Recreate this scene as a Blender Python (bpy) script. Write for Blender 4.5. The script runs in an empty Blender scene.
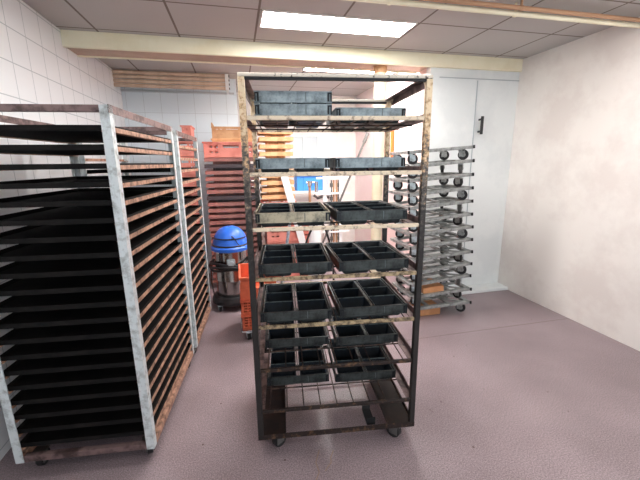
import bpy, bmesh, math, random
from mathutils import Vector, Matrix
random.seed(7)
SC = bpy.context.scene
COL = SC.collection

# ---------------------------------------------------------------- camera
F_PX, PITCH, ROLL, YAW = 348.7, 0.2195, 0.0116, math.radians(13.1)
cam_d = bpy.data.cameras.new('camera')
cam = bpy.data.objects.new('camera', cam_d)
COL.objects.link(cam)
cam_d.sensor_fit = 'HORIZONTAL'
cam_d.sensor_width = 36.0
cam_d.lens = F_PX / 640 * 36.0
cam_d.clip_start = 0.05
cam.matrix_world = (Matrix.Translation((0, 0, 1.455)) @ Matrix.Rotation(-YAW, 4, 'Z')
                    @ Matrix.Rotation(math.pi / 2 - PITCH, 4, 'X') @ Matrix.Rotation(-ROLL, 4, 'Z'))
SC.camera = cam

# ---------------------------------------------------------------- world, exposure
SC.view_settings.view_transform = 'Standard'
SC.view_settings.look = 'None'
SC.view_settings.gamma = 1
SC.view_settings.use_curve_mapping = False
SC.view_settings.exposure = 0.45
wd = bpy.data.worlds.new('world'); SC.world = wd; wd.use_nodes = True
wd.node_tree.nodes['Background'].inputs[0].default_value = (0.85, 0.92, 1.0, 1)
wd.node_tree.nodes['Background'].inputs[1].default_value = 1.0

def area(name, loc, rot, sx, sy, power, color):
    d = bpy.data.lights.new(name, 'AREA'); d.shape = 'RECTANGLE'
    d.size = sx; d.size_y = sy; d.energy = power; d.color = color
    o = bpy.data.objects.new(name, d); COL.objects.link(o)
    o.location = loc; o.rotation_euler = rot
    return o
LAMP_FRONT, LAMP_BACK, LAMP_FILL = 37.0, 46.0, 13.0
# daylight that comes in through the window opening in the wall behind the camera
area('daylight', (1.2, -2.42, 1.5), (math.radians(90), 0, 0), 2.2, 1.3, 34, (0.80, 0.92, 1.0))

# ---------------------------------------------------------------- materials
def lin(c):
    c /= 255.0
    return c / 12.92 if c <= 0.04045 else ((c + 0.055) / 1.055) ** 2.4
def rgb(r, g, b): return (lin(r), lin(g), lin(b), 1)

def mat(name, col, rough=0.5, metal=0.0, col2=None, scale=8.0, mix=(0.45, 0.6), bump=0.0, bscale=60, detail=6, stretch=None, spec=None):
    m = bpy.data.materials.new(name); m.use_nodes = True
    nt = m.node_tree; b = nt.nodes['Principled BSDF']
    b.inputs['Base Color'].default_value = col
    b.inputs['Roughness'].default_value = rough
    b.inputs['Metallic'].default_value = metal
    if spec is not None: b.inputs['Specular IOR Level'].default_value = spec
    tc = nt.nodes.new('ShaderNodeTexCoord')
    src = tc.outputs['Object']
    if stretch:
        mp = nt.nodes.new('ShaderNodeMapping'); mp.inputs['Scale'].default_value = stretch
        nt.links.new(src, mp.inputs['Vector']); src = mp.outputs['Vector']
    if col2:
        n = nt.nodes.new('ShaderNodeTexNoise'); n.inputs['Scale'].default_value = scale
        n.inputs['Detail'].default_value = detail; n.inputs['Roughness'].default_value = 0.65
        nt.links.new(src, n.inputs['Vector'])
        r = nt.nodes.new('ShaderNodeValToRGB')
        r.color_ramp.elements[0].position = mix[0]; r.color_ramp.elements[0].color = col
        r.color_ramp.elements[1].position = mix[1]; r.color_ramp.elements[1].color = col2
        nt.links.new(n.outputs['Fac'], r.inputs['Fac'])
        nt.links.new(r.outputs['Color'], b.inputs['Base Color'])
    if bump:
        n2 = nt.nodes.new('ShaderNodeTexNoise'); n2.inputs['Scale'].default_value = bscale
        nt.links.new(src, n2.inputs['Vector'])
        bp = nt.nodes.new('ShaderNodeBump'); bp.inputs['Strength'].default_value = bump
        bp.inputs['Distance'].default_value = 0.01
        nt.links.new(n2.outputs['Fac'], bp.inputs['Height']); nt.links.new(bp.outputs['Normal'], b.inputs['Normal'])
    return m

def emis(name, col, s):
    m = bpy.data.materials.new(name); m.use_nodes = True
    b = m.node_tree.nodes['Principled BSDF']
    b.inputs['Base Color'].default_value = col
    b.inputs['Emission Color'].default_value = col
    b.inputs['Emission Strength'].default_value = s
    return m

def grid_mat(name, base, line, px, py, ox, oy, w, axes='XY', rough=0.6, var=0.0, bumpy=0.0):
    """tiles of px x py metres with joints of width w, laid in object space"""
    m = bpy.data.materials.new(name); m.use_nodes = True
    nt = m.node_tree; N = nt.nodes; L = nt.links; b = N['Principled BSDF']
    b.inputs['Roughness'].default_value = rough
    tc = N.new('ShaderNodeTexCoord'); sp = N.new('ShaderNodeSeparateXYZ'); L.new(tc.outputs['Object'], sp.inputs[0])
    def joint(ax, p, o):
        a = N.new('ShaderNodeMath'); a.operation = 'SUBTRACT'; L.new(sp.outputs[ax], a.inputs[0]); a.inputs[1].default_value = o - w / 2
        q = N.new('ShaderNodeMath'); q.operation = 'FLOORED_MODULO'; L.new(a.outputs[0], q.inputs[0]); q.inputs[1].default_value = p
        c = N.new('ShaderNodeMath'); c.operation = 'LESS_THAN'; L.new(q.outputs[0], c.inputs[0]); c.inputs[1].default_value = w
        return c.outputs[0]
    j1 = joint(axes[0], px, ox); j2 = joint(axes[1], py, oy)
    mx = N.new('ShaderNodeMath'); mx.operation = 'MAXIMUM'; L.new(j1, mx.inputs[0]); L.new(j2, mx.inputs[1])
    ns = N.new('ShaderNodeTexNoise'); ns.inputs['Scale'].default_value = 1.4; ns.inputs['Detail'].default_value = 5
    L.new(tc.outputs['Object'], ns.inputs['Vector'])
    r = N.new('ShaderNodeValToRGB'); r.color_ramp.elements[0].position = 0.3; r.color_ramp.elements[1].position = 0.7
    r.color_ramp.elements[0].color = tuple(v * (1 - var) for v in base[:3]) + (1,); r.color_ramp.elements[1].color = base
    L.new(ns.outputs['Fac'], r.inputs['Fac'])
    mi = N.new('ShaderNodeMix'); mi.data_type = 'RGBA'
    L.new(mx.outputs[0], mi.inputs['Factor']); L.new(r.outputs['Color'], mi.inputs['A']); mi.inputs['B'].default_value = line
    L.new(mi.outputs['Result'], b.inputs['Base Color'])
    if bumpy:
        iv = N.new('ShaderNodeMath'); iv.operation = 'SUBTRACT'; iv.inputs[0].default_value = 1; L.new(mx.outputs[0], iv.inputs[1])
        bp = N.new('ShaderNodeBump'); bp.inputs['Strength'].default_value = bumpy; bp.inputs['Distance'].default_value = 0.003
        L.new(iv.outputs[0], bp.inputs['Height']); L.new(bp.outputs['Normal'], b.inputs['Normal'])
    return m

def floor_mat():
    m = bpy.data.materials.new('terrazzo'); m.use_nodes = True
    nt = m.node_tree; N = nt.nodes; L = nt.links; b = N['Principled BSDF']
    tc = N.new('ShaderNodeTexCoord')
    n1 = N.new('ShaderNodeTexNoise'); n1.inputs['Scale'].default_value = 150; n1.inputs['Detail'].default_value = 8; n1.inputs['Roughness'].default_value = 0.8
    n2 = N.new('ShaderNodeTexNoise'); n2.inputs['Scale'].default_value = 2.2; n2.inputs['Detail'].default_value = 7
    n3 = N.new('ShaderNodeTexVoronoi'); n3.inputs['Scale'].default_value = 7.5; n3.feature = 'F1'
    for n in (n1, n2, n3): L.new(tc.outputs['Object'], n.inputs['Vector'])
    r1 = N.new('ShaderNodeValToRGB'); e = r1.color_ramp.elements
    e[0].position = 0.36; e[0].color = rgb(104, 92, 95); e[1].position = 0.66; e[1].color = rgb(198, 179, 184)
    mid = e.new(0.5); mid.color = rgb(150, 133, 137)
    L.new(n1.outputs['Fac'], r1.inputs['Fac'])
    r2 = N.new('ShaderNodeValToRGB'); r2.color_ramp.elements[0].position = 0.3; r2.color_ramp.elements[1].position = 0.68
    r2.color_ramp.elements[0].color = (0.74, 0.73, 0.73, 1); r2.color_ramp.elements[1].color = (1, 1, 1, 1)
    L.new(n2.outputs['Fac'], r2.inputs['Fac'])
    mu = N.new('ShaderNodeMix'); mu.data_type = 'RGBA'; mu.blend_type = 'MULTIPLY'; mu.inputs['Factor'].default_value = 1
    L.new(r1.outputs['Color'], mu.inputs['A']); L.new(r2.outputs['Color'], mu.inputs['B'])
    # small dark chips of dirt trodden into the floor
    lt = N.new('ShaderNodeMath'); lt.operation = 'LESS_THAN'; lt.inputs[1].default_value = 0.045; L.new(n3.outputs['Distance'], lt.inputs[0])
    md = N.new('ShaderNodeMix'); md.data_type = 'RGBA'; L.new(lt.outputs[0], md.inputs['Factor'])
    L.new(mu.outputs['Result'], md.inputs['A']); md.inputs['B'].default_value = rgb(88, 66, 62)
    # expansion joint
    sp = N.new('ShaderNodeSeparateXYZ'); L.new(tc.outputs['Object'], sp.inputs[0])
    a = N.new('ShaderNodeMath'); a.operation = 'SUBTRACT'; L.new(sp.outputs['Y'], a.inputs[0]); a.inputs[1].default_value = 2.42
    q = N.new('ShaderNodeMath'); q.operation = 'ABSOLUTE'; L.new(a.outputs[0], q.inputs[0])
    c = N.new('ShaderNodeMath'); c.operation = 'LESS_THAN'; c.inputs[1].default_value = 0.004; L.new(q.outputs[0], c.inputs[0])
    gx = N.new('ShaderNodeMath'); gx.operation = 'GREATER_THAN'; gx.inputs[1].default_value = 0.95; L.new(sp.outputs['X'], gx.inputs[0])
    cc = N.new('ShaderNodeMath'); cc.operation = 'MULTIPLY'; L.new(c.outputs[0], cc.inputs[0]); L.new(gx.outputs[0], cc.inputs[1]); c = cc
    mj = N.new('ShaderNodeMix'); mj.data_type = 'RGBA'; L.new(c.outputs[0], mj.inputs['Factor'])
    L.new(md.outputs['Result'], mj.inputs['A']); mj.inputs['B'].default_value = rgb(110, 90, 90)
    L.new(mj.outputs['Result'], b.inputs['Base Color'])
    rr = N.new('ShaderNodeMapRange'); L.new(n2.outputs['Fac'], rr.inputs['Value'])
    rr.inputs['To Min'].default_value = 0.22; rr.inputs['To Max'].default_value = 0.42
    L.new(rr.outputs['Result'], b.inputs['Roughness'])
    return m

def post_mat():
    """worn cream enamel with rust flecks; glare above and shade below painted in by height"""
    m = bpy.data.materials.new('worn_shaded_post'); m.use_nodes = True
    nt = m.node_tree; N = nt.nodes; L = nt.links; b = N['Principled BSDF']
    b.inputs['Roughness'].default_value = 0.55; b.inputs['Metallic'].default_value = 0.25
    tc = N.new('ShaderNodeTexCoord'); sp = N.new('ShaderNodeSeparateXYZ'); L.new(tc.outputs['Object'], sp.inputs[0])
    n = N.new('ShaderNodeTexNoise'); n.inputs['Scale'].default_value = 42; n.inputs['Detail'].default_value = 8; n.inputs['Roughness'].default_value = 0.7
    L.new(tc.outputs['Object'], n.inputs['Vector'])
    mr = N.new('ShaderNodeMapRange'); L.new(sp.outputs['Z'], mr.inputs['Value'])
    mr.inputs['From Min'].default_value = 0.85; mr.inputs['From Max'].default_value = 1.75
    mr.inputs['To Min'].default_value = -0.15; mr.inputs['To Max'].default_value = 0.20  # height ramp paints a brighter top and shaded lower post into the colour
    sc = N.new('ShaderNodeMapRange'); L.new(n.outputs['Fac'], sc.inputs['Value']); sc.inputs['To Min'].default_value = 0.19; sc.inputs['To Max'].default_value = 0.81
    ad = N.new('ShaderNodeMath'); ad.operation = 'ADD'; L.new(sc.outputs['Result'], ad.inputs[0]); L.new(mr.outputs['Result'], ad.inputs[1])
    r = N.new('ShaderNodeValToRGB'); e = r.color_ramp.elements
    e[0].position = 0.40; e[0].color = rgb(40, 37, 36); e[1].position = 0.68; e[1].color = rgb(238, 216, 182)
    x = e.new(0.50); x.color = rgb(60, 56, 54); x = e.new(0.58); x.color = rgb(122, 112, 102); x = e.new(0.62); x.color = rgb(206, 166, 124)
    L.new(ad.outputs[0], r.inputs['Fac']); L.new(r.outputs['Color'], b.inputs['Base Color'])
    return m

M = {}
M['floor'] = floor_mat()
M['ceiling'] = grid_mat('ceiling_tile', rgb(186, 181, 178), rgb(118, 106, 98), 0.6, 0.6, -0.385, 2.67, 0.016, 'XY', 0.85, 0.04)
M['wall_tile'] = grid_mat('wall_tile', rgb(230, 241, 248), rgb(196, 205, 210), 0.19, 0.2265, -0.07, 0.018, 0.004, 'XZ', 0.25, 0.03, 0.3)
M['wall_tile_side'] = grid_mat('wall_tile_side', rgb(238, 240, 242), rgb(190, 196, 200), 0.2, 0.2, 0.0, 0.05, 0.006, 'YZ', 0.25, 0.03, 0.3)
M['white_wall'] = mat('white_plaster', rgb(242, 236, 230), 0.7, 0, rgb(232, 224, 218), 2.0)
M['panel'] = mat('cold_room_panel', rgb(234, 237, 236), 0.4, 0, rgb(224, 228, 228), 1.5)
M['pink_wall'] = mat('pale_pink_wall', rgb(245, 226, 222), 0.5, 0, rgb(240, 214, 212), 1.2)
M['cream'] = mat('cream_paint', rgb(246, 238, 210), 0.45, 0, rgb(240, 230, 198), 3.0)
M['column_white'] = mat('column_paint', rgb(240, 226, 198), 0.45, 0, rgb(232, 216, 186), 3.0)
M['soffit'] = mat('shaded_soffit', rgb(190, 162, 142), 0.6, 0, rgb(176, 150, 130), 3.0)  # brown puts the shade under the cream beam into the colour
M['pipe_tan'] = mat('tan_pipe', rgb(222, 196, 174), 0.5, 0, rgb(206, 178, 154), 6.0)
M['grout_dark'] = mat('dark_gap', rgb(60, 48, 40), 0.8)
M['seam'] = mat('panel_seam', rgb(178, 184, 188), 0.5)
M['lamp'] = emis('lamp_diffuser', (1.0, 0.97, 0.945, 1), 1.0)
M['lamp_frame'] = mat('lamp_frame_white', rgb(235, 230, 226), 0.4)
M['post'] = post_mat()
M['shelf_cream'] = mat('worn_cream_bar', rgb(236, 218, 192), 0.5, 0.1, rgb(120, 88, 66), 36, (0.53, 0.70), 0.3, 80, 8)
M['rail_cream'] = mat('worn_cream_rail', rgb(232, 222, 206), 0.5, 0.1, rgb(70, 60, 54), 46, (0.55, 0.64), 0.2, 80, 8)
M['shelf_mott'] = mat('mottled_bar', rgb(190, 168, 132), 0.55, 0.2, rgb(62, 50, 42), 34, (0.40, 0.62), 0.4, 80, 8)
M['shelf_dark'] = mat('rusty_shaded_bar', rgb(40, 30, 27), 0.5, 0.3, rgb(128, 96, 70), 26, (0.52, 0.72), 0.4, 80, 8)
M['wire'] = mat('shelf_wire', rgb(52, 44, 42), 0.45, 0.6, rgb(96, 76, 66), 20)
M['rail_brown'] = mat('brown_rail', rgb(128, 106, 104), 0.45, 0.3, rgb(74, 58, 56), 14)
M['base_plate'] = mat('rusty_plate', rgb(20, 14, 13), 0.6, 0.0, rgb(40, 26, 21), 9)
M['pan_out'] = mat('pan_steel', rgb(70, 80, 82), 0.42, 0.5, rgb(42, 50, 52), 14, (0.4, 0.66), 0.1, 60)
M['pan_in'] = mat('pan_coating', rgb(17, 27, 37), 0.65, 0.0, rgb(11, 18, 25), 12, spec=0.25)
M['pan_rim'] = mat('pan_rim', rgb(96, 106, 108), 0.4, 0.5, rgb(54, 60, 60), 30)
M['strap_pale'] = mat('pan_strap_pale', rgb(158, 172, 178), 0.5, 0.2, rgb(92, 104, 108), 18, (0.42, 0.66))
M['strap'] = mat('pan_strap', rgb(66, 72, 71), 0.45, 0.35, rgb(32, 36, 36), 18, (0.42, 0.62))
M['strap_dark'] = mat('pan_strap_end', rgb(36, 40, 44), 0.5, 0.5)
M['strap_worn'] = mat('pan_strap_worn', rgb(186, 176, 152), 0.45, 0.4, rgb(92, 92, 84), 16, (0.46, 0.66))
M['galv'] = mat('galvanised_post', rgb(216, 224, 226), 0.42, 0.25, rgb(124, 126, 122), 22, (0.48, 0.74), 0.1, 60)
M['rust_rail'] = mat('rust_rail', rgb(188, 146, 122), 0.6, 0.1, rgb(88, 60, 48), 24, (0.42, 0.68), 0.3, 70)
M['sheet'] = mat('dark_filler_sheet', rgb(12, 11, 11), 0.75, 0.0, rgb(22, 19, 18), 8, spec=0.2)
M['rubber'] = mat('black_rubber', rgb(26, 26, 28), 0.6)
M['steel'] = mat('steel', rgb(190, 194, 196), 0.25, 1.0)
M['zinc'] = mat('zinc_bracket', rgb(196, 210, 216), 0.35, 0.7, rgb(150, 160, 164), 15)
M['alu'] = mat('dull_aluminium', rgb(172, 175, 173), 0.45, 0.4, rgb(104, 106, 104), 14, (0.4, 0.7), 0.15, 50)
M['wheel_grey'] = mat('grey_wheel', rgb(92, 90, 88), 0.5)
M['wheel_cream'] = mat('cream_wheel', rgb(206, 192, 156), 0.5)
M['blue'] = mat('blue_plastic', rgb(52, 116, 226), 0.36, 0, rgb(42, 102, 210), 3)
M['blue_pale'] = mat('sky_blue_plastic', rgb(70, 150, 235), 0.45)
M['vac_steel'] = mat('vac_drum_steel', rgb(176, 174, 172), 0.2, 1.0)
M['black'] = mat('black_plastic', rgb(30, 30, 33), 0.45)
M['orange'] = mat('orange_crate', rgb(222, 108, 74), 0.55, 0, rgb(202, 92, 60), 6)
M['red_pale'] = mat('faded_red_crate', rgb(226, 146, 132), 0.55, 0, rgb(208, 124, 110), 5)
M['red_brown'] = mat('red_brown_tray', rgb(160, 112, 104), 0.55, 0, rgb(130, 86, 80), 6)
M['dark_tray'] = mat('charcoal_tray', rgb(70, 62, 66), 0.5)
M['tan'] = mat('tan_tray', rgb(236, 188, 138), 0.6, 0, rgb(216, 160, 112), 8)
M['brown_crate'] = mat('brown_crate', rgb(204, 160, 118), 0.6, 0, rgb(186, 138, 96), 8)
M['card'] = mat('cardboard', rgb(214, 156, 110), 0.8, 0, rgb(196, 138, 94), 5)
M['white_plastic'] = mat('white_enamel', rgb(240, 240, 240), 0.35)
M['copper'] = mat('copper_pipe', rgb(182, 140, 108), 0.5, 0.1)
M['orange_brush'] = mat('orange_handle', rgb(236, 120, 50), 0.5)
M['glass'] = mat('frosted_pane', rgb(206, 216, 218), 0.15)

# ---------------------------------------------------------------- mesh helpers
class MB:
    def __init__(s): s.bm = bmesh.new()
    def box(s, c, size, rz=0.0, R=None):
        r = bmesh.ops.create_cube(s.bm, size=1)
        T = Matrix.Translation(c) @ (R.to_4x4() if R else Matrix.Rotation(rz, 4, 'Z')) @ Matrix.Diagonal((size[0], size[1], size[2], 1))
        bmesh.ops.transform(s.bm, matrix=T, verts=r['verts']); return s
    def b(s, x0, x1, y0, y1, z0, z1):
        return s.box(((x0 + x1) / 2, (y0 + y1) / 2, (z0 + z1) / 2), (abs(x1 - x0), abs(y1 - y0), abs(z1 - z0)))
    def bar(s, a, b, w, h):
        a = Vector(a); b = Vector(b); d = b - a
        q = d.to_track_quat('Y', 'Z')
        return s.box((a + b) / 2, (w, d.length, h), R=q.to_matrix())
    def cyl(s, a, b, r, r2=None, n=16, caps=True):
        a = Vector(a); b = Vector(b); d = b - a
        g = bmesh.ops.create_cone(s.bm, cap_ends=caps, segments=n, radius1=r, radius2=r if r2 is None else r2, depth=d.length)
        T = Matrix.Translation((a + b) / 2) @ d.to_track_quat('Z', 'Y').to_matrix().to_4x4()
        bmesh.ops.transform(s.bm, matrix=T, verts=g['verts']); return s
    def tube(s, pts, r, n=10):
        pts = [Vector(p) for p in pts]
        rings = []
        for i, p in enumerate(pts):
            t = (pts[min(i + 1, len(pts) - 1)] - pts[max(i - 1, 0)]).normalized()
            q = t.to_track_quat('Z', 'Y')
            rings.append([s.bm.verts.new(p + q @ Vector((r * math.cos(2 * math.pi * k / n), r * math.sin(2 * math.pi * k / n), 0))) for k in range(n)])
        for i in range(len(rings) - 1):
            A, B = rings[i], rings[i + 1]
            best = min(range(n), key=lambda o: (A[0].co - B[o].co).length)
            for k in range(n):
                s.bm.faces.new((A[k], A[(k + 1) % n], B[(k + 1 + best) % n], B[(k + best) % n]))
        s.bm.faces.new(rings[0][::-1]); s.bm.faces.new(rings[-1]); return s
    def lathe(s, prof, n=32, cx=0, cy=0):
        rings = [[s.bm.verts.new((cx + r * math.cos(2 * math.pi * k / n), cy + r * math.sin(2 * math.pi * k / n), z)) for k in range(n)] for r, z in prof]
        for A, B in zip(rings, rings[1:]):
            for k in range(n): s.bm.faces.new((A[k], A[(k + 1) % n], B[(k + 1) % n], B[k]))
        if prof[0][0] > 1e-4: s.bm.faces.new(rings[0][::-1])
        if prof[-1][0] > 1e-4: s.bm.faces.new(rings[-1])
        return s
    def angle(s, a, b, w, t, ux, uy):
        """L-section from a to b, flanges along ux and uy (unit vectors), a/b are the outer corner"""
        a = Vector(a); b = Vector(b); ux = Vector(ux); uy = Vector(uy)
        prof = [(0, 0), (w, 0), (w, t), (t, t), (t, w), (0, w)]
        A = [s.bm.verts.new(a + ux * x + uy * y) for x, y in prof]; B = [s.bm.verts.new(b + ux * x + uy * y) for x, y in prof]
        for k in range(6): s.bm.faces.new((A[k], A[(k + 1) % 6], B[(k + 1) % 6], B[k]))
        s.bm.faces.new(A[::-1]); s.bm.faces.new(B); return s
    def build(s, name, m, parent=None, bevel=0.0, smooth=False):
        bmesh.ops.recalc_face_normals(s.bm, faces=s.bm.faces)
        if smooth:
            for f in s.bm.faces: f.smooth = True
            for e in s.bm.edges:
                if len(e.link_faces) == 2 and e.calc_face_angle(0) > 0.7: e.smooth = False
        me = bpy.data.meshes.new(name); s.bm.to_mesh(me); s.bm.free()
        ms = m if isinstance(m, (list, tuple)) else [m]
        for k in ms: me.materials.append(M[k])
        o = bpy.data.objects.new(name, me); COL.objects.link(o)
        if parent: o.parent = parent
        if bevel:
            bv = o.modifiers.new('bevel', 'BEVEL'); bv.width = bevel; bv.segments = 2; bv.limit_method = 'ANGLE'
        return o

def empty(name, label, cat, loc=(0, 0, 0), rz=0.0, group=None):
    o = bpy.data.objects.new(name, None); COL.objects.link(o)
    o.empty_display_size = 0.05
    o.location = loc; o.rotation_euler = (0, 0, rz)
    o['label'] = label; o['category'] = cat
    if group: o['group'] = group
    return o
def tag(o, label, cat, group=None):
    o['label'] = label; o['category'] = cat
    if group: o['group'] = group
    return o
def struct(o): o['kind'] = 'structure'; return o
def copy_tree(o, parent=None):
    c = o.copy(); COL.objects.link(c)
    if parent: c.parent = parent
    for ch in [k for k in KIDS(o)]: copy_tree(ch, c)
    return c
def KIDS(o): return [c for c in COL.objects if c.parent == o]

# ================================================================ SETTING
CZ = 2.47
XL, XR, YN, YF = -1.25, 2.95, -2.5, 5.6
struct(MB().b(XL - .1, XR + .1, YN - .1, YF + .1, -0.1, 0).build('floor', 'floor'))
struct(MB().b(XL - .1, XR + .1, YN - .1, YF + .1, CZ, CZ + .1).build('ceiling', 'ceiling'))
struct(MB().b(XL - .1, XL, YN, 4.75, 0, CZ).build('wall_left', 'wall_tile_side'))
struct(MB().b(XL - .1, 0.06, 4.75, YF + .1, 0, CZ).build('wall_back_tiled', 'wall_tile'))
struct(MB().b(0.06, 1.92, YF, YF + .1, 0, CZ).build('wall_back', 'white_wall'))
# cold room: the front faces the camera, its long side runs to the back
struct(MB().b(1.92, 2.0, 3.44, YF + .1, 0, CZ).build('wall_cold_room_side', 'pink_wall'))
struct(MB().b(1.92, XR, 3.36, 3.44, 0.03, 2.36).build('wall_cold_room_front', 'panel'))
struct(MB().b(1.9, XR, 3.19, 3.36, 0, 0.035).build('trim_plinth', 'panel', bevel=0.004))
# right wall of the room and the wall behind the camera with its window opening
struct(MB().b(XR, XR + .1, YN, YF + .1, 0, CZ).build('wall_right', 'white_wall'))
w = MB()
w.b(XL - .1, 0.1, YN - .1, YN, 0, CZ); w.b(2.3, XR + .1, YN - .1, YN, 0, CZ)
w.b(0.1, 2.3, YN - .1, YN, 0, 0.85); w.b(0.1, 2.3, YN - .1, YN, 2.15, CZ)
struct(w.build('wall_near', 'white_wall'))
w = MB()
w.b(0.1, 2.3, YN - .07, YN - .02, 0.85, 0.9); w.b(0.1, 2.3, YN - .07, YN - .02, 2.1, 2.15)
for x in (0.1, 1.175, 2.25): w.b(x, x + .05, YN - .07, YN - .02, 0.9, 2.1)
struct(w.build('window_2', 'white_plastic'))
# cream beam under the ceiling
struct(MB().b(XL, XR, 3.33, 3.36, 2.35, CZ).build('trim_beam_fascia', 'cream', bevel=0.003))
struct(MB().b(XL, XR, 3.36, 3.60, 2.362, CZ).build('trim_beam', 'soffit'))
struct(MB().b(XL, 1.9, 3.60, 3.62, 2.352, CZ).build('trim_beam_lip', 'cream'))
struct(MB().b(XL, 0.03, 4.735, 4.75, 2.288, 2.308).build('trim_tile_cap', 'seam'))
# cold room door seams
d = MB(); d.b(2.45, 2.457, 3.352, 3.36, 0.035, 2.25); d.b(2.02, XR, 3.352, 3.36, 2.262, 2.269)
struct(d.build('trim_door_seam', 'seam'))
h = MB(); h.b(2.495, 2.525, 3.30, 3.315, 1.72, 1.90); h.b(2.50, 2.52, 3.315, 3.36, 1.74, 1.76); h.b(2.50, 2.52, 3.315, 3.36, 1.86, 1.88)
struct(h.build('door_handle', 'black', bevel=0.004))
# pale window in the far back wall
wf = MB(); wf.b(0.84, 0.86, 5.575, 5.6, 1.45, 1.86); wf.b(1.28, 1.3, 5.575, 5.6, 1.45, 1.86); wf.b(1.04, 1.06, 5.575, 5.6, 1.45, 1.86)
wf.b(0.84, 1.3, 5.575, 5.6, 1.85, 1.87); wf.b(0.84, 1.3, 5.575, 5.6, 1.44, 1.46)
wfo = struct(wf.build('window_1', 'white_plastic'))
for x0, x1 in ((0.86, 1.04), (1.06, 1.28)):
    MB().b(x0, x1, 5.59, 5.598, 1.46, 1.85).build('pane', 'glass', wfo)

# ceiling lamps
def lamp(x0, x1, y0, y1, power, label):
    t = empty('ceiling_lamp', label, 'ceiling light', ((x0 + x1) / 2, (y0 + y1) / 2, CZ - .0045), group=None)
    cx, cy = (x0 + x1) / 2, (y0 + y1) / 2
    w, dd = (x1 - x0) / 2, (y1 - y0) / 2
    f = MB()
    f.b(-w, w, -dd, -dd + .012, -.004, .008); f.b(-w, w, dd - .012, dd, -.004, .008)
    f.b(-w, -w + .012, -dd + .012, dd - .012, -.004, .008); f.b(w - .012, w, -dd + .012, dd - .012, -.004, .008)
    f.build('lamp_frame', 'lamp_frame', t)
    m = M['lamp'].copy()
    m.node_tree.nodes['Principled BSDF'].inputs['Emission Strength'].default_value = power
    M['lamp_%s' % label] = m
    MB().b(-w + .012, w - .012, -dd + .012, dd - .012, -.002, .008).build('diffuser', 'lamp_%s' % label, t)
    return t
lamp(0.235, 1.39, 2.662, 2.965, LAMP_FRONT, 'long white fluorescent ceiling panel lit in front of the cream beam')
lamp(0.79, 1.86, 3.87, 4.17, LAMP_BACK, 'bright ceiling panel partly hidden behind the cream beam and rack top')
lamp(0.235, 1.39, -0.33, -0.03, LAMP_FILL, 'added unseen fill panel nearest the window in the near wall')  # unseen lamp added as fill light, like the two below
lamp(-0.965, 0.2, 1.46, 1.77, LAMP_FILL * 1.2, 'added unseen fill panel above the left racks')  # added out of view to brighten the tiled back wall
lamp(1.65, 2.8, 1.47, 1.77, LAMP_FILL * 0.9, 'added unseen fill panel near the right wall')

# cream pipe and brown pipe along the ceiling close to the camera
def run_pipe(name, y, z, r, m, label, cat, x0=XL, x1=XR):
    t = empty(name, label, cat, (x0, y, z))
    L_ = x1 - x0
    MB().cyl((0, 0, 0), (L_, 0, 0), r).build('tube', m, t, smooth=True)
    k = MB()
    for i in range(1, int(L_ / 0.9) + 1):
        k.cyl((i * 0.9 - 0.48 - .008, 0, 0), (i * 0.9 - 0.48 + .008, 0, 0), r * 1.25); k.b(i * .9 - .485, i * .9 - .475, -.006, .006, 0, CZ - z)
    k.build('pipe_clip', m, t)
    return t
run_pipe('ceiling_pipe', 2.225, 2.405, 0.016, 'cream', 'cream pipe clipped along the ceiling at the very top of the photo', 'pipe')
run_pipe('ceiling_conduit', 2.175, 2.42, 0.014, 'copper', 'brown pipe running just beyond the cream ceiling pipe at the top edge', 'pipe')
run_pipe('ceiling_cable', 2.348, 2.458, 0.006, 'black', 'thin black cable along the ceiling beside the cream pipe', 'cable')

# bundle of tan pipes on the tiled wall
for i, z in enumerate((2.447, 2.402, 2.357, 2.312)):
    t = empty('wall_pipe', ['topmost', 'second from top', 'third from top', 'lowest'][i] + ' tan pipe of the four along the top of the tiled wall', 'pipe', (XL, 4.52, z), group='tan pipes above the tiles')
    MB().cyl((0, 0, 0), (1.2, 0, 0), 0.0205).build('tube', 'pipe_tan', t, smooth=True)
    MB().cyl((1.2, 0, 0), (1.235, 0, 0), 0.012).build('end_plug', 'black', t)
pb = empty('pipe_bracket', 'white bracket holding the ends of the tan pipe bundle', 'bracket', (-0.045, 4.52, 2.285))
MB().b(-.02, .02, -.037, -.024, 0, .18).build('plate', 'white_plastic', pb, bevel=0.002)
a = MB()
for z in (.0045,): a.b(-.015, .015, -.024, .23, z - .0035, z + .0015)
a.build('arm', 'white_plastic', pb)

# column under the beam
cl = empty('pipe_column', 'cream round column standing under the ceiling beam behind the rack', 'column', (1.435, 3.47, 0))
MB().cyl((0, 0, 0.02), (0, 0, 2.30), 0.058, n=28).build('shaft', 'column_white', cl, smooth=True)
MB().cyl((0, 0, 2.30), (0, 0, 2.361), 0.062, 0.067, n=28).build('collar', 'brown_crate', cl, smooth=True)
MB().cyl((0, 0, 0), (0, 0, 0.02), 0.085, n=28).build('foot', 'cream', cl)

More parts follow.
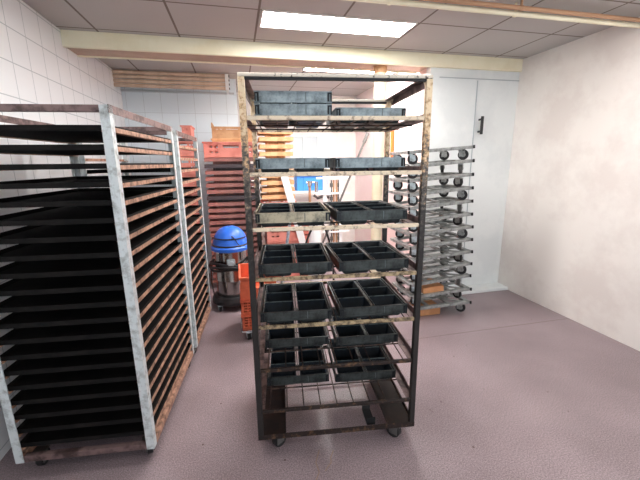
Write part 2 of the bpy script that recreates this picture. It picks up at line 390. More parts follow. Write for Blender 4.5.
# ================================================================ BREAD RACK in the middle
RW, RD, RH = 0.808, 0.604, 1.80
rk = empty('pan_rack', 'tall worn steel bakery rack on casters holding dark loaf pans', 'rack', (0.4263, 1.4721, 0), -(YAW - 0.1047))
LV = [1.635, 1.406, 1.168, 0.938, 0.703, 0.477, 0.252]
ZB = 0.10
PW = 0.027
for sx in (-1, 1):
    for y, uy in ((0, 1), (RD, -1)):
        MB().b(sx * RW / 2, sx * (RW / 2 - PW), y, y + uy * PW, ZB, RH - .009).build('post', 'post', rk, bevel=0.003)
def rect(mb, x0, x1, y0, y1, z, w, h):
    mb.b(x0, x1, y0, y0 + w, z - h / 2, z + h / 2); mb.b(x0, x1, y1 - w, y1, z - h / 2, z + h / 2)
    mb.b(x0, x0 + w, y0 + w, y1 - w, z - h / 2, z + h / 2); mb.b(x1 - w, x1, y0 + w, y1 - w, z - h / 2, z + h / 2)
x0, x1 = -RW / 2, RW / 2
for y, uy in ((0, 1), (RD, -1)):
    tr_ = MB().b(x0, x1, y, y + uy * .025, RH - .008, RH + .006).build('top_rail', 'rail_cream', rk, bevel=0.003)
    MB().b(x0 + PW, x1 - PW, y + uy * .003, y + uy * .024, RH - .018, RH - .0085).build('rail_shade_strip', 'rubber', tr_)  # dark strip standing in for the shaded underside of the rail
for sx in (-1, 1):
    MB().angle((sx * (RW / 2 - .001), 0.025, RH + .003), (sx * (RW / 2 - .001), RD - .025, RH + .003), 0.036, 0.004, (-sx, 0, 0), (0, 0, -1)).build('side_rail', 'rail_brown', rk)
    g = MB()
    for yy, s in ((PW, 1), (RD - PW, -1)):
        vs = [(sx * (RW / 2 - .006), yy, RH - .001), (sx * (RW / 2 - .006), yy, RH - .07), (sx * (RW / 2 - .006), yy + s * .06, RH - .001)]
        bmv = [g.bm.verts.new(v) for v in vs] + [g.bm.verts.new((v[0] - sx * .004, v[1], v[2])) for v in vs]
        g.bm.faces.new(bmv[:3]); g.bm.faces.new(bmv[3:][::-1])
        for k in range(3): g.bm.faces.new((bmv[k], bmv[(k + 1) % 3], bmv[3 + (k + 1) % 3], bmv[3 + k]))
    g.build('corner_gusset', 'shelf_cream', rk)
MT = ['shelf_cream', 'shelf_cream', 'shelf_cream', 'shelf_mott', 'shelf_mott', 'shelf_dark', 'shelf_dark']  # darker bars lower down: soot plus shade painted into the colour
for i, z in enumerate(LV):
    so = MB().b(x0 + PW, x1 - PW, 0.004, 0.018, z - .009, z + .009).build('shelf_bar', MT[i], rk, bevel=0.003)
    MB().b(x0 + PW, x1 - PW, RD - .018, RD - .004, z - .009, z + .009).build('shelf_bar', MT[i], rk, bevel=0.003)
    for sx in (-1, 1):
        MB().angle((sx * (RW / 2 - .003), .018 + PW - .018, z - .009), (sx * (RW / 2 - .003), RD - PW, z - .009), 0.034, 0.004, (-sx, 0, 0), (0, 0, 1)).build('side_bearer', 'rail_brown', rk)
    s = MB()
    n = 9
    for k in range(n):
        x = -0.34 + 0.68 * k / (n - 1)
        s.cyl((x, .014, z - .0055), (x, RD - .014, z - .0055), 0.0032, n=8)
    for y in (0.2, 0.4): s.cyl((x0 + .01, y, z - .011), (x1 - .01, y, z - .011), 0.004, n=8)
    s.build('shelf_grid', 'wire', rk)
# base frame, caster plates
bf = MB()
bf.angle((x0, 0, ZB - .004), (x1, 0, ZB - .004), 0.028, 0.004, (0, 1, 0), (0, 0, 1))
bf.angle((x0, RD, ZB - .004), (x1, RD, ZB - .004), 0.028, 0.004, (0, -1, 0), (0, 0, 1))
bf.angle((x0, .004, ZB - .003), (x0, RD - .004, ZB - .003), 0.028, 0.004, (1, 0, 0), (0, 0, 1))
bf.angle((x1, .004, ZB - .003), (x1, RD - .004, ZB - .003), 0.028, 0.004, (-1, 0, 0), (0, 0, 1))
bf.build('base_frame', 'shelf_dark', rk)
for sx in (-1, 1):
    p = MB(); p.b(sx * .265, sx * .392, .006, RD - .006, ZB + .001, ZB + .007)
    p.b(sx * .265, sx * .271, .006, RD - .006, ZB + .007, ZB + .022)
    p.build('base_plate', 'base_plate', rk)
def caster(parent, x, y, ztop, R, ang, mw='rubber', mf='zinc', zfloor=0.0, width=0.026, mh='steel'):
    fk = MB(); ca, sa = math.cos(ang), math.sin(ang); off = R * 0.45
    cx, cy = x + ca * off, y + sa * off
    fk.box((x, y, ztop - .004), (.07, .06, .006), ang)
    fk.cyl((x, y, ztop - .008), (x, y, ztop - .020), .02)
    for s in (-1, 1):
        ox, oy = -sa * s * (width / 2 + .005), ca * s * (width / 2 + .005)
        fk.bar((x + ox, y + oy, ztop - .018), (cx + ox, cy + oy, zfloor + R), .024, .003) if False else None
        mid = ((x + cx) / 2 + ox, (y + cy) / 2 + oy)
        fk.box((mid[0], mid[1], (ztop - .015 + zfloor + R * .7) / 2), (R * 1.15, .003, ztop - .015 - zfloor - R * .7), ang)
    fk.cyl((cx + sa * (width / 2 + .009), cy - ca * (width / 2 + .009), zfloor + R), (cx - sa * (width / 2 + .009), cy + ca * (width / 2 + .009), zfloor + R), .006)
    fk.box((x, y, ztop - .017), (R * .9, width + .013, .005), ang)
    f = fk.build('caster', mf, parent)
    wl = MB()
    wl.cyl((cx + sa * width / 2, cy - ca * width / 2, zfloor + R), (cx - sa * width / 2, cy + ca * width / 2, zfloor + R), R, n=24)
    wl.build('wheel', mw, f, bevel=0.003)
    hb = MB(); hb.cyl((cx + sa * (width / 2 + .003), cy - ca * (width / 2 + .003), zfloor + R), (cx - sa * (width / 2 + .003), cy + ca * (width / 2 + .003), zfloor + R), R * .45, n=16)
    hb.build('hub', mh if mw != 'wheel_cream' else 'wheel_cream', f)
    return f
for x, y, a in ((-.315, .055, .75), (.325, .045, 2.3), (-.33, RD - .07, 1.4), (.33, RD - .07, 1.8)):
    caster(rk, x, y, ZB - .002, 0.040, a, 'rubber', 'wheel_grey', width=.032)
hb = MB(); hb.b(.158, .202, .03, .036, ZB + .003, ZB + .045); hb.b(.158, .202, .03, .15, ZB + .003, ZB + .010); hb.b(.158, .202, .144, .15, ZB + .003, ZB + .03)
hbo = hb.build('hitch_bracket', 'rubber', rk)
bo = MB()
for x in (.168, .192): bo.cyl((x, .042, ZB + .01), (x, .042, ZB + .016), .005)
bo.build('bolt', 'steel', hbo)

# ---------------------------------------------------------------- loaf pans
PX, PY, PH = 0.333, 0.395, 0.070
def tin_mesh(w, d, h, top=0.010):
    """open loaf tin, tapered, rounded corners, with wall thickness"""
    s = MB(); bm = s.bm
    def ring(hw, hd, r, z, n=4):
        out = []
        for cx, cy, a0 in ((hw - r, hd - r, 0), (-hw + r, hd - r, 90), (-hw + r, -hd + r, 180), (hw - r, -hd + r, 270)):
            for k in range(n + 1):
                a = math.radians(a0 + 90 * k / n)
                out.append(bm.verts.new((cx + r * math.cos(a), cy + r * math.sin(a), z)))
        return out
    hw, hd = w / 2, d / 2; tp = .010; t = .0015
    R = [ring(hw - tp - .006, hd - tp - .006, .008, 0), ring(hw - tp, hd - tp, .012, .006), ring(hw, hd, .01, h),
         ring(hw - t, hd - t, .009, h), ring(hw - tp - t, hd - tp - t, .011, .008), ring(hw - tp - .008, hd - tp - .008, .007, .003)]
    fs = []
    for i in range(5):
        A, B = R[i], R[i + 1]; n = len(A)
        for k in range(n):
            f = bm.faces.new((A[k], A[(k + 1) % n], B[(k + 1) % n], B[k])); f.material_index = 0 if i < 2 else (1 if i > 2 else 2)
            f.smooth = True
    bm.faces.new(R[0][::-1]).material_index = 0
    f = bm.faces.new(R[5]); f.material_index = 1
    return s
def rimmed(s, w, d, h):
    """folded wire rim"""
    bm = s.bm; n0 = len(bm.faces)
    hw, hd, r = w / 2, d / 2, .0022
    k = bmesh.ops.create_cube  # noqa
    for a, b in (((-hw, -hd), (hw, -hd)), ((hw, -hd), (hw, hd)), ((hw, hd), (-hw, hd)), ((-hw, hd), (-hw, -hd))):
        s.cyl((a[0], a[1], h), (b[0], b[1], h), r, n=6)
    bm.faces.ensure_lookup_table()
    for f in bm.faces[n0:]: f.material_index = 2
def make_pan(strap_mat):
    t = empty('loaf_pan_set', 'loaf pan set', 'baking pan')
    tw = (PX - .022 - .012) / 2; td = (PY - .012) / 3
    first = None
    for r in range(3):
        for c in range(2):
            x = (-1 if c == 0 else 1) * (tw / 2 + .007); y = .006 + td * (r + .5)
            if first is None:
                s = tin_mesh(tw - .004, td - .004, PH - .006); rimmed(s, tw - .004, td - .004, PH - .006)
                first = s.build('loaf_tin', ['pan_out', 'pan_in', 'pan_rim'], t); o = first
            else:
                o = first.copy(); COL.objects.link(o); o.parent = t
            o.location = (x, y, .002)
    hw = PX / 2; z0, z1 = PH - .045, PH - .002
    s = MB()
    s.b(-hw, hw, 0, .002, z0, z1); s.b(-hw, hw, PY - .002, PY, z0, z1); s.b(-hw, -hw + .002, .002, PY - .002, z0, z1); s.b(hw - .002, hw, .002, PY - .002, z0, z1)
    for y in (0.001, PY - .001):   # folded lips of the strap
        for z in (z0, z1): s.b(-hw - .002, hw + .002, y - .004, y + .003, z - .002, z + .002)
    for x in (-hw, hw):
        for z in (z0, z1): s.b(x - .004, x + .003, 0, PY, z - .002, z + .002)
    s.b(-.0035, .0035, .003, PY - .003, z0 + .012, z1 - .004)
    st = s.build('strap', strap_mat, t)
    for sg in (-1, 1):
        e = MB(); x = sg * (hw - .014); e.b(x - .004, x + .004, -.005, 0, z0 + .003, z1 - .003)
        xb = sg * (hw - .002); e.b(xb - .003, xb + .003, -.005, 0, z0 + .003, z1 - .003); e.b(min(x, xb), max(x, xb), -.005, 0, z1 - .009, z1 - .003)
        e.build('strap_end', 'strap_dark', st)
    MB().b(hw * .32 - .0015, hw * .32 + .0015, -.003, 0, z0 + .003, z1 - .003).build('strap_seam', 'pan_rim', st)
    return t
pans = [make_pan('strap'), make_pan('strap_worn'), make_pan('strap_pale')]
pan_used = [False] * 3
NAMES = ['top', 'second', 'third', 'fourth', 'fifth', 'sixth', 'lowest']
BARTOP = -0.0018
placed = [  # level, local x of pan centre, local y of its front, stack height, rotation, worn strap?, label
 (0, -.180, .10, 0, 0, 0, 'loaf pan set at the left of the top shelf, underneath another pan set'),
 (0, -.180, .10, .0525, .0, 0, 'loaf pan set lying uppermost in the stack on the top shelf'),
 (0, .190, .195, 0, 0, 0, 'single loaf pan set at the right of the top shelf, set back'),
 (1, -.190, .12, 0, 0, 0, 'loaf pan set at the left of the second shelf from the top'),
 (1, .178, .14, 0, 0, 0, 'loaf pan set at the right of the second shelf from the top'),
 (2, -.198, .050, 0, 0, 1, 'loaf pan set with pale worn front strap, left on third shelf from top'),
 (2, .168, .050, 0, .04, 0, 'loaf pan set on the right of the third shelf from the top, turned slightly'),
 (3, -.194, .022, 0, 0, 0, 'loaf pan set on the left of the fourth shelf, above the orange crates'),
 (3, .175, .022, 0, .05, 0, 'loaf pan set on the right of the fourth shelf from the top'),
 (4, -.196, .022, 0, 0, 0, 'loaf pan set on the left of the fifth shelf from the top'),
 (4, .180, .030, 0, .03, 0, 'loaf pan set on the right of the fifth shelf, beside the cardboard'),
 (5, -.190, .185, 0, 0, 0, 'dark loaf pan set at the left back of the sixth shelf'),
 (5, .185, .165, 0, 0, 0, 'dark loaf pan set at the right back of the sixth shelf'),
 (6, -.190, .185, 0, 0, 0, 'black loaf pan set at the left back of the lowest shelf'),
 (6, .183, .172, 0, 0, 0, 'black loaf pan set at the right back of the lowest shelf'),
]
rkM = Matrix.Translation(rk.location) @ Matrix.Rotation(rk.rotation_euler.z, 4, 'Z')
for lv, lx, ly, dz, rot, worn, label in placed:
    kind = worn or (2 if lv < 2 else 0)  # paler straps higher up: light fading downwards, with soot, put into the colour
    if pan_used[kind]: o = copy_tree(pans[kind])
    else: o = pans[kind]; pan_used[kind] = True
    o.location = rkM @ Vector((lx, ly, LV[lv] + BARTOP + dz + .0005))
    o.rotation_euler = (0, 0, rk.rotation_euler.z + rot)
    o['label'] = label; o['group'] = 'loaf pan sets on the rack'

# ================================================================ LEFT RACKS with rusty runners
def runner_rack(name, label, near, far, H, nl, width=0.62, zlow=0.13, sheets=True, skip=()):
    n = Vector((near[0], near[1], 0)); f = Vector((far[0], far[1], 0)); d = f - n; D = d.length
    rz = math.atan2(d.y, d.x) - math.pi / 2
    t = empty(name, label, 'rack', (n.x, n.y, 0), rz)
    # local: y towards the back, x to the right; the visible side is x = 0, other side x = -width
    for x in (-width, 0):
        for y in (0, D):
            s = MB(); w = .04
            sx = 1 if x < 0 else -1; sy = 1 if y == 0 else -1
            s.angle((x, y, .09), (x, y, H), .036, .004, (sx, 0, 0), (0, sy, 0))
            s.build('post', 'galv', t)
    for x in (-width, 0):
        s = MB()
        s.b(x - .004 if x == 0 else x, x if x == 0 else x + .004, .0, D, H - .03, H + .002)
        s.build('top_bar', 'rail_brown', t)
        s = MB(); s.b(x - .03 if x == 0 else x, x if x == 0 else x + .03, .037, D - .037, .09, .125)
        s.build('bottom_bar', 'rust_rail', t)
    for y in (0, D):
        for za, zb in ((H - .026, H), (.09, .12)):
            MB().b(-width + .036, -.036, y + .004 if y == 0 else y - .03, y + .03 if y == 0 else y - .004, za, zb).build('cross_bar', 'rail_brown', t)
    step = (H - zlow - .05) / nl
    zz = []
    for i in range(nl):
        z = zlow + .04 + i * step; zz.append(z)
        for x, ux in ((-.006, -1), (-width + .006, 1)):
            s = MB(); s.angle((x, .006, z - .014), (x, D - .006, z - .014), .017, .003, (0, 0, 1), (ux, 0, 0))
            s.b(min(x, x + ux * .035), max(x, x + ux * .035), .006, D - .006, z - .016, z - .013)
            s.build('runner', 'rust_rail', t)
    for x in (-width + .06, -.05):
        for y in (.07, D - .07):
            caster(t, x, y, .09, .04, 1.3 + random.random(), 'rubber', 'wheel_grey')
    return t, zz, D, rz
def sheets(t, zz, D, rz, label, grp, width=0.62, skip=()):
    T = Matrix.Translation(t.location) @ Matrix.Rotation(rz, 4, 'Z')
    proto = None
    words = ['lowest', 'second', 'third', 'fourth', 'fifth', 'sixth', 'seventh', 'eighth', 'ninth', 'tenth', 'eleventh', 'twelfth', 'thirteenth',
             'fourteenth', 'fifteenth', 'sixteenth', 'seventeenth', 'eighteenth', 'nineteenth', 'twentieth']
    for i, z in enumerate(zz):
        if i in skip: continue
        if proto is None:
            s = MB(); hw = width / 2 - .014; hd = D / 2 - .02
            s.b(-hw, hw, -hd, hd, 0, .002)
            for a in ((-hw, -hw + .002, -hd, hd), (hw - .002, hw, -hd, hd), (-hw + .002, hw - .002, -hd, -hd + .002), (-hw + .002, hw - .002, hd - .002, hd)):
                s.b(a[0], a[1], a[2], a[3], .002, .022)
            o = proto = s.build('dark_filler_sheet', 'sheet')  # black sheets added to keep the rack interior dark
        else:
            o = proto.copy(); COL.objects.link(o)
        o.location = T @ Vector((-width / 2, D / 2, z - .0108)); o.rotation_euler = (0, 0, rz)
        tag(o, 'added dark sheet on the %s runner from the bottom of %s' % (words[i], label), 'filler sheet', grp)
t1, z1_, D1, rz1 = runner_rack('runner_rack', 'galvanised rack with rusty runners, nearest at the left edge of the photo', (-.474, 1.60), (-.385, 2.50), 1.685, 20)
sheets(t1, z1_, D1, rz1, 'the nearer left rack', 'added dark sheets in the nearer left rack')
t2, z2_, D2, rz2 = runner_rack('runner_rack', 'galvanised rack with rusty runners standing behind the nearest left rack', (-.372, 2.565), (-.315, 3.30), 1.67, 18)
sheets(t2, z2_, D2, rz2, 'the farther left rack', 'added dark sheets in the farther left rack', skip=(16, 17))

# ================================================================ CRATES
def crate_meshes(name, m, w, d, h, slots=True, lip=.012, wall=.008, rim=.012):
    """open crate with rim; the long front carries real slots"""
    s = MB(); hw, hd = w / 2, d / 2
    s.b(-hw, hw, -hd, hd, 0, .006)
    def side(face):
        if slots and h > .1:
            zs = [.006, h * .30, h * .42, h * .62, h * .80, h]
        else: zs = None
        return zs
    zs = side(0)
    for sgn in (-1, 1):
        y0, y1 = (sgn * hd, sgn * (hd - wall))
        if zs:
            s.b(-hw, hw, y0, y1, zs[0], zs[1]); s.b(-hw, hw, y0, y1, zs[2], zs[3]); s.b(-hw, hw, y0, y1, zs[4], zs[5])
            xs = [-hw, -hw * .80, -hw * .68, -hw * .60, -hw * .48, -hw * .30, hw * .30, hw * .48, hw * .60, hw * .68, hw * .80, hw]
            for r0, r1, cen in ((zs[1], zs[2], False), (zs[3], zs[4], True)):
                for a, b in zip(xs[0::2], xs[1::2]): s.b(a, b, y0, y1, r0, r1)
                if not cen: s.b(-hw * .3, hw * .3, y0, y1, r0, r1)
        else:
            s.b(-hw, hw, y0, y1, .006, h)
        x0, x1 = (sgn * hw, sgn * (hw - wall))
        s.b(x0, x1, -hd + wall, hd - wall, .006, h)
    # rim
    s.b(-hw - lip, hw + lip, -hd - lip, -hd, h - rim, h); s.b(-hw - lip, hw + lip, hd, hd + lip, h - rim, h)
    s.b(-hw - lip, -hw, -hd, hd, h - rim, h); s.b(hw, hw + lip, -hd, hd, h - rim, h)
    # bottom bead and ribs
    for k in range(7):
        x = -hw * .9 + hw * 1.8 * k / 6
        if h < .1: s.b(x - .004, x + .004, -hd - lip * .5, -hd, .004, h - rim)
    return s
WORD = ['lowest', 'second lowest', 'third lowest', 'fourth lowest', 'fifth lowest', 'sixth lowest', 'seventh lowest', 'eighth lowest', 'ninth lowest', 'tenth from the bottom',
        'eleventh from the bottom', 'twelfth from the bottom', 'thirteenth from the bottom', 'fourteenth from the bottom', 'fifteenth from the bottom', 'sixteenth from the bottom',
        'seventeenth from the bottom', 'eighteenth from the bottom', 'nineteenth from the bottom', 'twentieth from the bottom', 'twenty-first from the bottom']
def stack(name, m, w, d, h, pitch, n, x, y, z, lab, cat, grp, special={}, rz=0, jit=.004, desc=None):
    proto = None; o = None
    for i in range(n):
        if proto is None:
            proto = o = (crate_meshes(name, m, w - .16, d - .18, pitch - .0005, lip=.085, rim=pitch * .56) if h < .1 else crate_meshes(name, m, w, d, h)).build(name, m)
        else:
            o = proto.copy(); COL.objects.link(o)
        mm = special.get(i)
        if mm:
            me = proto.data.copy(); me.materials[0] = M[mm]; o.data = me
        o.location = (x + random.uniform(-jit, jit), y + random.uniform(-jit, jit), z + i * pitch); o.rotation_euler = (0, 0, rz)
        tag(o, '%s %s, %s' % ('charcoal' if mm == 'dark_tray' else (desc or 'red-brown'), lab, WORD[i]), cat, grp)
# stack A: shallow red-brown trays by the tiled wall, right behind the vacuum
YA = 4.28
tr = MB(); tr.b(-.29, .29, -.19, .19, .07, .09)
pl = empty('crate_dolly', 'low dolly under the tall stack of red-brown trays', 'dolly', (-.045, YA, 0))
MB().b(-.30, .30, -.20, .20, .085, .105).build('deck', 'red_brown', pl)
for x in (-.24, .24):
    for yy in (-.14, .14): caster(pl, x, yy, .085, .035, 1.2, 'rubber', 'zinc')
tr.bm.free()
stack('bread_tray', 'red_brown', .575, .38, .060, .0705, 20, -.045, YA, .106, 'plastic tray in the tall stack behind the vacuum cleaner', 'tray', 'shallow trays stacked behind the vacuum', {13: 'dark_tray', 18: 'dark_tray'})
c = crate_meshes('crate', 'red_pale', .575, .38, .165).build('plastic_crate', 'red_pale')
c.location = (-.045, YA, 1.519); tag(c, 'faded red slotted crate on the tall stack of trays, under the brown crate', 'crate')
c = crate_meshes('crate', 'tan', .44, .34, .035).build('bread_tray', 'tan')
c.location = (-.02, YA, 1.685); tag(c, 'flat tan tray between the faded red crate and the brown crate', 'tray')
# brown display crate with raised ends
s = crate_meshes('crate', 'brown_crate', .43, .34, .125, lip=.004)
s.b(-.217, -.205, -.17, .17, .125, .165)
c = s.build('wooden_crate', 'brown_crate'); c.location = (-.02, YA, 1.7205); tag(c, 'brown slotted crate at the very top of the tall tray stack', 'crate')
# stack B: tan trays above red crates, behind the rack's left side
YB = 4.40
stack('plastic_crate', 'red_pale', .56, .38, .165, .17, 5, .60, YB, .0, 'crate in the pile behind the rack', 'crate', 'red crates behind the rack', rz=0, desc='faded red')
c = crate_meshes('crate', 'red_pale', .40, .36, .14).build('plastic_crate', 'red_pale')
c.location = (.48, YB, .8515); tag(c, 'slotted red crate directly under the tan trays behind the rack', 'crate')
stack('bread_tray', 'tan', .385, .36, .045, .084, 10, .475, YB, .9925, 'tray stacked high behind the rack', 'tray', 'tan trays stacked behind the rack', desc='tan')
# stack C: red crates behind the farther left rack
stack('plastic_crate', 'red_pale', .24, .36, .165, .17, 10, -.52, 3.98, 0, 'crate stacked behind the farther left rack', 'crate', 'red crates behind the left racks', rz=0.12, desc='faded red')
c = crate_meshes('crate', 'red_pale', .085, .30, .13).build('plastic_crate', 'red_pale')
c.location = (-.462, 3.98, 1.696); tag(c, 'narrow red crate sticking up above the farther left rack', 'crate')
# orange crates on a dolly beside the rack
oc = empty('crate_dolly', 'small steel dolly under the orange crates', 'dolly', (.12, 2.93, 0))
MB().b(-.16, .16, -.21, .21, .088, .100).build('deck', 'steel', oc, bevel=.002)
for x, yy in ((-.10, -.175), (.12, -.175), (-.10, .14), (.12, .14)): caster(oc, x, yy, .088, .036, 1.7, 'rubber', 'zinc')
def lattice_crate(h):
    s = MB(); hw, hd = .145, .2
    s.b(-hw, hw, -hd, hd, 0, .008)
    for z in [.012 + k * (h - .03) / 4 for k in range(5)]:
        s.b(-hw, hw, -hd, -hd + .008, z, z + .012); s.b(-hw, hw, hd - .008, hd, z, z + .012)
        s.b(-hw, -hw + .008, -hd + .008, hd - .008, z, z + .012); s.b(hw - .008, hw, -hd + .008, hd - .008, z, z + .012)
    for k in range(8):
        x = -hw + .01 + k * (2 * hw - .02) / 7
        s.b(x - .005, x + .005, -hd - .002, -hd + .006, .008, h); s.b(x - .005, x + .005, hd - .006, hd + .002, .008, h)
    for k in range(9):
        y = -hd + .01 + k * (2 * hd - .02) / 8
        s.b(-hw - .002, -hw + .006, y - .005, y + .005, .008, h); s.b(hw - .006, hw + .002, y - .005, y + .005, .008, h)
    for a in ((-hw - .01, hw + .01, -hd - .01, -hd + .006), (-hw - .01, hw + .01, hd - .006, hd + .01), (-hw - .01, -hw + .006, -hd, hd), (hw - .006, hw + .01, -hd, hd)):
        s.b(a[0], a[1], a[2], a[3], h - .014, h)
    return s
proto = None
for i, (z, wd_) in enumerate(((.101, 'lowest of the three, on the steel dolly'), (.2285, 'middle one of three'), ) ):
    if proto is None: proto = o = lattice_crate(.126).build('plastic_crate', 'orange')
    else: o = proto.copy(); COL.objects.link(o)
    o.location = (.12, 2.95, z); tag(o, 'orange lattice crate beside the vacuum, ' + wd_, 'crate', 'orange crates by the vacuum')
s = MB(); hw, hd, h = .145, .2, .20
s.b(-hw, hw, -hd, hd, 0, .008); s.b(-hw, hw, hd - .008, hd, 0.008, h); s.b(hw - .008, hw, -hd + .008, hd - .008, .008, h); s.b(-hw, -hw + .008, -hd + .008, hd - .008, .008, h)
s.b(-hw, hw, -hd, -hd + .008, .008, .10); s.b(-hw, hw, -hd, -hd + .008, .16, h)
s.b(-hw, -.05, -hd, -hd + .008, .10, .16); s.b(.05, hw, -hd, -hd + .008, .10, .16)
for a in ((-hw - .01, hw + .01, -hd - .01, -hd + .002), (-hw - .01, hw + .01, hd - .002, hd + .01), (-hw - .01, -hw + .002, -hd, hd), (hw - .002, hw + .01, -hd, hd)):
    s.b(a[0], a[1], a[2], a[3], h - .02, h)
o = s.build('plastic_crate', 'orange', bevel=.002); o.location = (.12, 2.95, .356)
tag(o, 'solid orange crate with hand hole, topmost of the orange stack beside vacuum', 'crate', 'orange crates by the vacuum')

# ================================================================ VACUUM CLEANER
vc = empty('vacuum_cleaner', 'wet and dry vacuum with blue dome lid and steel drum', 'vacuum cleaner', (-.105, 3.56, 0))
MB().lathe([(.160, .13), (.162, .135), (.162, .30), (.164, .305), (.162, .31), (.162, .60), (.158, .602)], 40).build('drum', 'vac_steel', vc, smooth=True)
MB().lathe([(.164, .602), (.176, .606), (.190, .612), (.192, .64), (.180, .655)], 40).build('lid_rim', 'blue', vc, smooth=True)
MB().lathe([(.172, .655), (.166, .70), (.150, .752), (.126, .790), (.095, .818), (.055, .836), (.0, .842)], 40).build('motor_dome', 'blue', vc, smooth=True)
s = MB(); s.lathe([(.176, .652), (.180, .656), (.180, .666), (.174, .670)], 40); s.build('seal_ring', 'black', vc)
s = MB()
s.tube([(.160 * math.cos(a), .160 * math.sin(a), .735 ) for a in [math.radians(200 + k * 10) for k in range(15)]], .006, 8)
s.build('carry_handle', 'black', vc)
s = MB(); s.tube([(.05, -.160, .735), (.07, -.166, .70), (.09, -.168, .670)], .004, 6); s.tube([(.02, -.145, .765), (.05, -.160, .735)], .006, 6); s.build('cable', 'black', vc)
for a in (-2.2, -.9):
    MB().box((.172 * math.cos(a), .172 * math.sin(a), .56), (.014, .03, .08), a).build('latch', 'steel', vc, bevel=.003)
s = MB(); s.box((-.0, -.178, .50), (.08, .02, .08)); s.cyl((0, -.17, .50), (0, -.215, .50), .03); s.build('hose_inlet', 'zinc', vc, bevel=.004)
s = MB()
for k in range(3):
    z = .43 + k * .028; R_ = .205 + .01 * (k % 2)
    s.tube([(R_ * math.cos(a), R_ * math.sin(a), z + .012 * math.sin(3 * a + k)) for a in [math.radians(150 + j * 8) for j in range(32)]], .013, 8)
s.build('hose', 'black', vc, smooth=True)
s = MB(); s.lathe([(.20, .065), (.215, .07), (.215, .10), (.20, .135), (.172, .14)], 36); s.build('trolley', 'black', vc)
s = MB(); s.tube([(-.19, -.02, .1), (-.21, -.02, .3), (-.20, -.02, .5)], .008, 8); s.build('push_bar', 'steel', vc)
for a in (.8, 2.4, 3.9, 5.5):
    caster(vc, .185 * math.cos(a), .185 * math.sin(a), .066, .025, a + 1, 'rubber', 'zinc')

# ================================================================ DOLLY STACK on the right
def make_dolly(cream=False):
    t = empty('transport_dolly', 'dolly', 'dolly')
    W, D = .62, .42; s = MB(); h = .026
    rect(s, 0, W, 0, D, 0, .04, h)
    s.build('frame', 'alu', t, bevel=.002)
    s = MB()
    s.b(.03, W - .03, D / 2 - .02, D / 2 + .02, -.009, .004)
    for x in (.18, .40): s.b(x, x + .035, .03, D - .03, -.009, .002)
    s.bar((.03, .03, -.004), (.18, .17, -.004), .03, .008); s.bar((W - .03, .03, -.004), (W - .18, .17, -.004), .03, .008)
    s.build('cross_brace', 'alu', t)
    s = MB()
    for x in (0.0, W):
        MB().b(x - .006, x + .006, -.012, -.0005, -.012, .016).build('corner_stop', 'rubber', t)
    for x in (.05, W - .085):
        for y in (.06, D - .07):
            caster(t, x, y, -.009, .045, 0.0 if x < .1 else random.uniform(-.9, 2.4), random.choice(['rubber', 'rubber', 'rubber', 'rubber', 'wheel_grey', 'wheel_grey', 'wheel_cream']), 'zinc' if x < .1 else 'alu', zfloor=-.1045, width=.028, mh='zinc' if x < .1 else 'alu')
    return t
protos = [make_dolly() for _ in range(3)]
base = Vector((1.492, 2.745, .1045)); used = [0, 0, 0]
pos = base.copy(); tilt_list = [.018, .045] + [.074] * 11
z = .1047; x = 1.500
for i in range(13):
    p = protos[i % 3]
    if used[i % 3]: o = copy_tree(p)
    else: o = p; used[i % 3] = 1
    tl = tilt_list[i]
    o.rotation_mode = 'XYZ'
    o.location = (x + random.uniform(-.006, .006), 2.745 + random.uniform(-.006, .006), z)
    o.rotation_euler = (0, -tl, 0)
    nt = tilt_list[min(i + 1, 12)]
    x -= .1186 * math.sin(nt); z += .1186 * math.cos(nt)
    o['label'] = 'low aluminium dolly in the stack by the white panel, ' + (WORD[i] if i < 12 else 'topmost of all')
    o['group'] = 'stacked aluminium dollies'
# flattened cardboard between the lowest dollies
def carton(c, size, rz, label):
    t = empty('cardboard_box', label, 'box', c, rz)
    w, d, h = size; s = MB()
    s.b(-w / 2, w / 2, -d / 2, d / 2, 0, .004)
    s.b(-w / 2, w / 2, -d / 2, -d / 2 + .004, .004, h); s.b(-w / 2, w / 2, d / 2 - .004, d / 2, .004, h)
    s.b(-w / 2, -w / 2 + .004, -d / 2 + .004, d / 2 - .004, .004, h); s.b(w / 2 - .004, w / 2, -d / 2 + .004, d / 2 - .004, .004, h)
    s.build('carton', 'card', t)
    s = MB(); s.b(-w / 2, w / 2, -d / 2 + .002, -.003, h, h + .004); s.b(-w / 2, w / 2, .003, d / 2, h, h + .004); s.build('flap', 'card', t)
    return t
cb = carton((1.735, 2.88, .2485), (.21, .22, .048), .0, 'cardboard box wedged between lower dollies of the aluminium stack')
cb.rotation_euler = (0, -.045, 0)
carton((1.74, 2.93, .001), (.21, .24, .075), 0, 'cardboard box on the floor under the lowest dolly')

# ================================================================ BACK AREA seen through the rack
# white stand with rods
st = empty('machine_stand', 'white tubular stand with copper and steel rods behind the rack', 'stand', (1.15, 4.55, 0))
s = MB()
for px in (-.02, .20): s.b(px - .022, px + .022, -.02, .02, 0, 1.30)
for z in (.52, .80, 1.045, 1.25): s.b(-.14, .32, -.035, -.015, z - .012, z + .012)
s.build('frame', 'white_plastic', st, bevel=.003)
for x in (.105, .145): MB().cyl((x, 0, .25), (x, 0, 1.22), .014).build('copper_rod', 'copper', st)
for x in (.075, .17):
    s = MB(); s.cyl((x, 0, .25), (x, 0, 1.22), .009)
    for z in (.4, .62, .72, .95, 1.13): s.cyl((x, 0, z), (x, 0, z + .05), .022, n=10)
    s.build('steel_rod', 'wheel_grey', st)
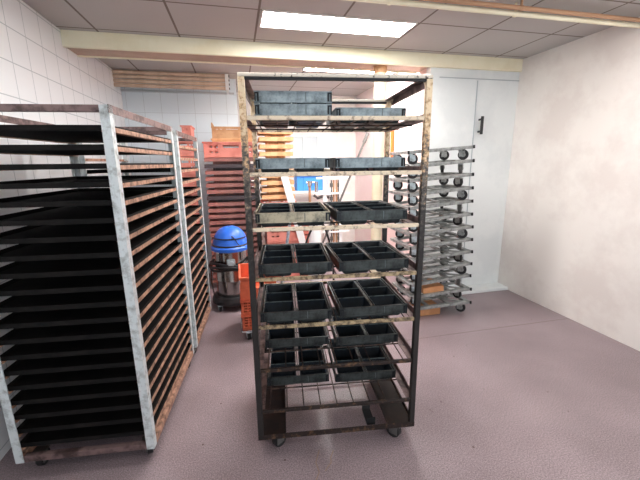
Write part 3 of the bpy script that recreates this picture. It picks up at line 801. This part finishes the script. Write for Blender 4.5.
# blue tub
s = MB(); s.b(-.22, .22, -.14, .14, 0, .01)
s.b(-.22, .22, -.14, -.13, .01, .24); s.b(-.22, .22, .13, .14, .01, .24); s.b(-.22, -.21, -.13, .13, .01, .24); s.b(.21, .22, -.13, .13, .01, .24)
for a in ((-.24, .24, -.16, -.14), (-.24, .24, .14, .16), (-.24, -.22, -.14, .14), (.22, .24, -.14, .14)): s.b(a[0], a[1], a[2], a[3], .20, .24)
for x in (-.12, 0, .12): s.b(x - .008, x + .008, -.148, -.14, .01, .2)
o = s.build('storage_crate', 'blue_pale', bevel=.003); o.location = (1.04, 5.05, 1.06); tag(o, 'bright blue plastic crate on the white shelf behind the rack', 'crate')
ws = empty('work_table', 'white table under the blue crate at the back of the room', 'table', (1.0, 5.05, 0))
MB().b(-.42, .42, -.22, .22, 1.03, 1.058).build('table_top', 'white_plastic', ws, bevel=.003)
for x in (-.38, .38):
    for y in (-.18, .18): MB().b(x - .02, x + .02, y - .02, y + .02, 0, 1.03).build('leg', 'white_plastic', ws)
# tap like fitting in front of the blue crate
tp = empty('pipe_fitting', 'steel and copper pipe fitting in front of the blue crate', 'fitting', (.95, 4.66, .0))
s = MB(); s.cyl((0, 0, 0), (0, 0, 1.17), .018); s.build('riser', 'copper', tp)
s = MB(); s.cyl((-.05, 0, 1.19), (.10, 0, 1.19), .014); s.cyl((0, 0, 1.14), (0, 0, 1.21), .03); s.cyl((.09, 0, 1.06), (.09, 0, 1.2), .025); s.build('valve', 'steel', tp, smooth=True)
s = MB(); s.tube([(.05, -.02, 1.02), (.1, -.03, .98), (.2, -.03, 1.01), (.26, -.02, .98)], .02, 10); s.build('elbow', 'wheel_grey', tp)
# leaning white board, pole, wand, brush
s = MB(); s.box((.695, 4.155, .69), (.085, .016, 1.37), R=Matrix.Rotation(math.atan2(-.33, 1.34), 3, 'Y')); o = s.build('white_board', 'white_plastic'); tag(o, 'narrow white board leaning in front of the tan trays', 'board')
s = MB(); s.cyl((.90, 4.44, .0), (1.70, 4.5, 1.80), .014); s.cyl((1.655, 4.497, 1.70), (1.71, 4.5, 1.82), .022)
o = s.build('broom_stick', 'wheel_grey'); tag(o, 'grey pole leaning in front of the pink wall', 'pole')
s = MB(); s.cyl((.40, 3.7, .02), (.56, 3.75, .98), .017); o = s.build('vacuum_wand', 'zinc'); tag(o, 'steel vacuum wand leaning behind the rack', 'tube')
s = MB(); s.tube([(.60 + .30 * k / 12, 3.6 + .02 * k / 12, .02 + .80 * math.sin(math.pi * (.12 + .5 * k / 12))) for k in range(13)] + [(.95, 3.62, .6), (.99, 3.62, .3), (1.0, 3.62, .02)], .012, 8)
o = s.build('rubber_hose', 'black', smooth=True); tag(o, 'black rubber hose hanging in an arc behind the rack', 'hose')
bn = empty('white_canister', 'white canister standing behind the rack', 'canister', (.86, 3.95, 0))
MB().lathe([(.07, 0), (.075, .01), (.075, .70), (.06, .76), (.03, .78)], 24).build('body', 'white_plastic', bn, smooth=True)
MB().lathe([(.032, .78), (.032, .83), (0, .83)], 16).build('cap', 'white_plastic', bn)
br = empty('hand_brush', 'orange handled brush hanging on the wall beside the rack post', 'brush', (1.90, 4.15, 1.50))
MB().tube([(0, 0, 0), (0, 0, .16), (-.005, 0, .33)], .022, 10).build('handle', 'orange_brush', br, smooth=True)
MB().b(-.02, .012, -.03, .03, -.1, 0).build('bristles', 'orange_brush', br)
hk = empty('wall_hook', 'small black hook on the pink wall', 'hook', (1.918, 4.72, 1.84))
MB().b(-.008, 0, -.10, .10, -.008, .008).build('plate', 'black', hk)
MB().tube([(-.006, 0, 0), (-.04, 0, -.01), (-.045, 0, .02)], .005, 8).build('prong', 'black', hk)

# hairline cracks with yellowish filler in the floor, in front of the rack
s = MB()
for pts in ([(.235, 1.23), (.262, 1.27), (.268, 1.31), (.30, 1.36), (.296, 1.42), (.33, 1.49)], [(.33, 1.36), (.352, 1.385), (.37, 1.40), (.375, 1.43), (.40, 1.47)]):
    for a, b in zip(pts, pts[1:]): s.bar((a[0], a[1], .0004), (b[0], b[1], .0004), .003, .0006)
M['crack'] = mat('crack_filler', rgb(150, 122, 92), .8)
struct(s.build('trim_floor_crack', 'crack'))
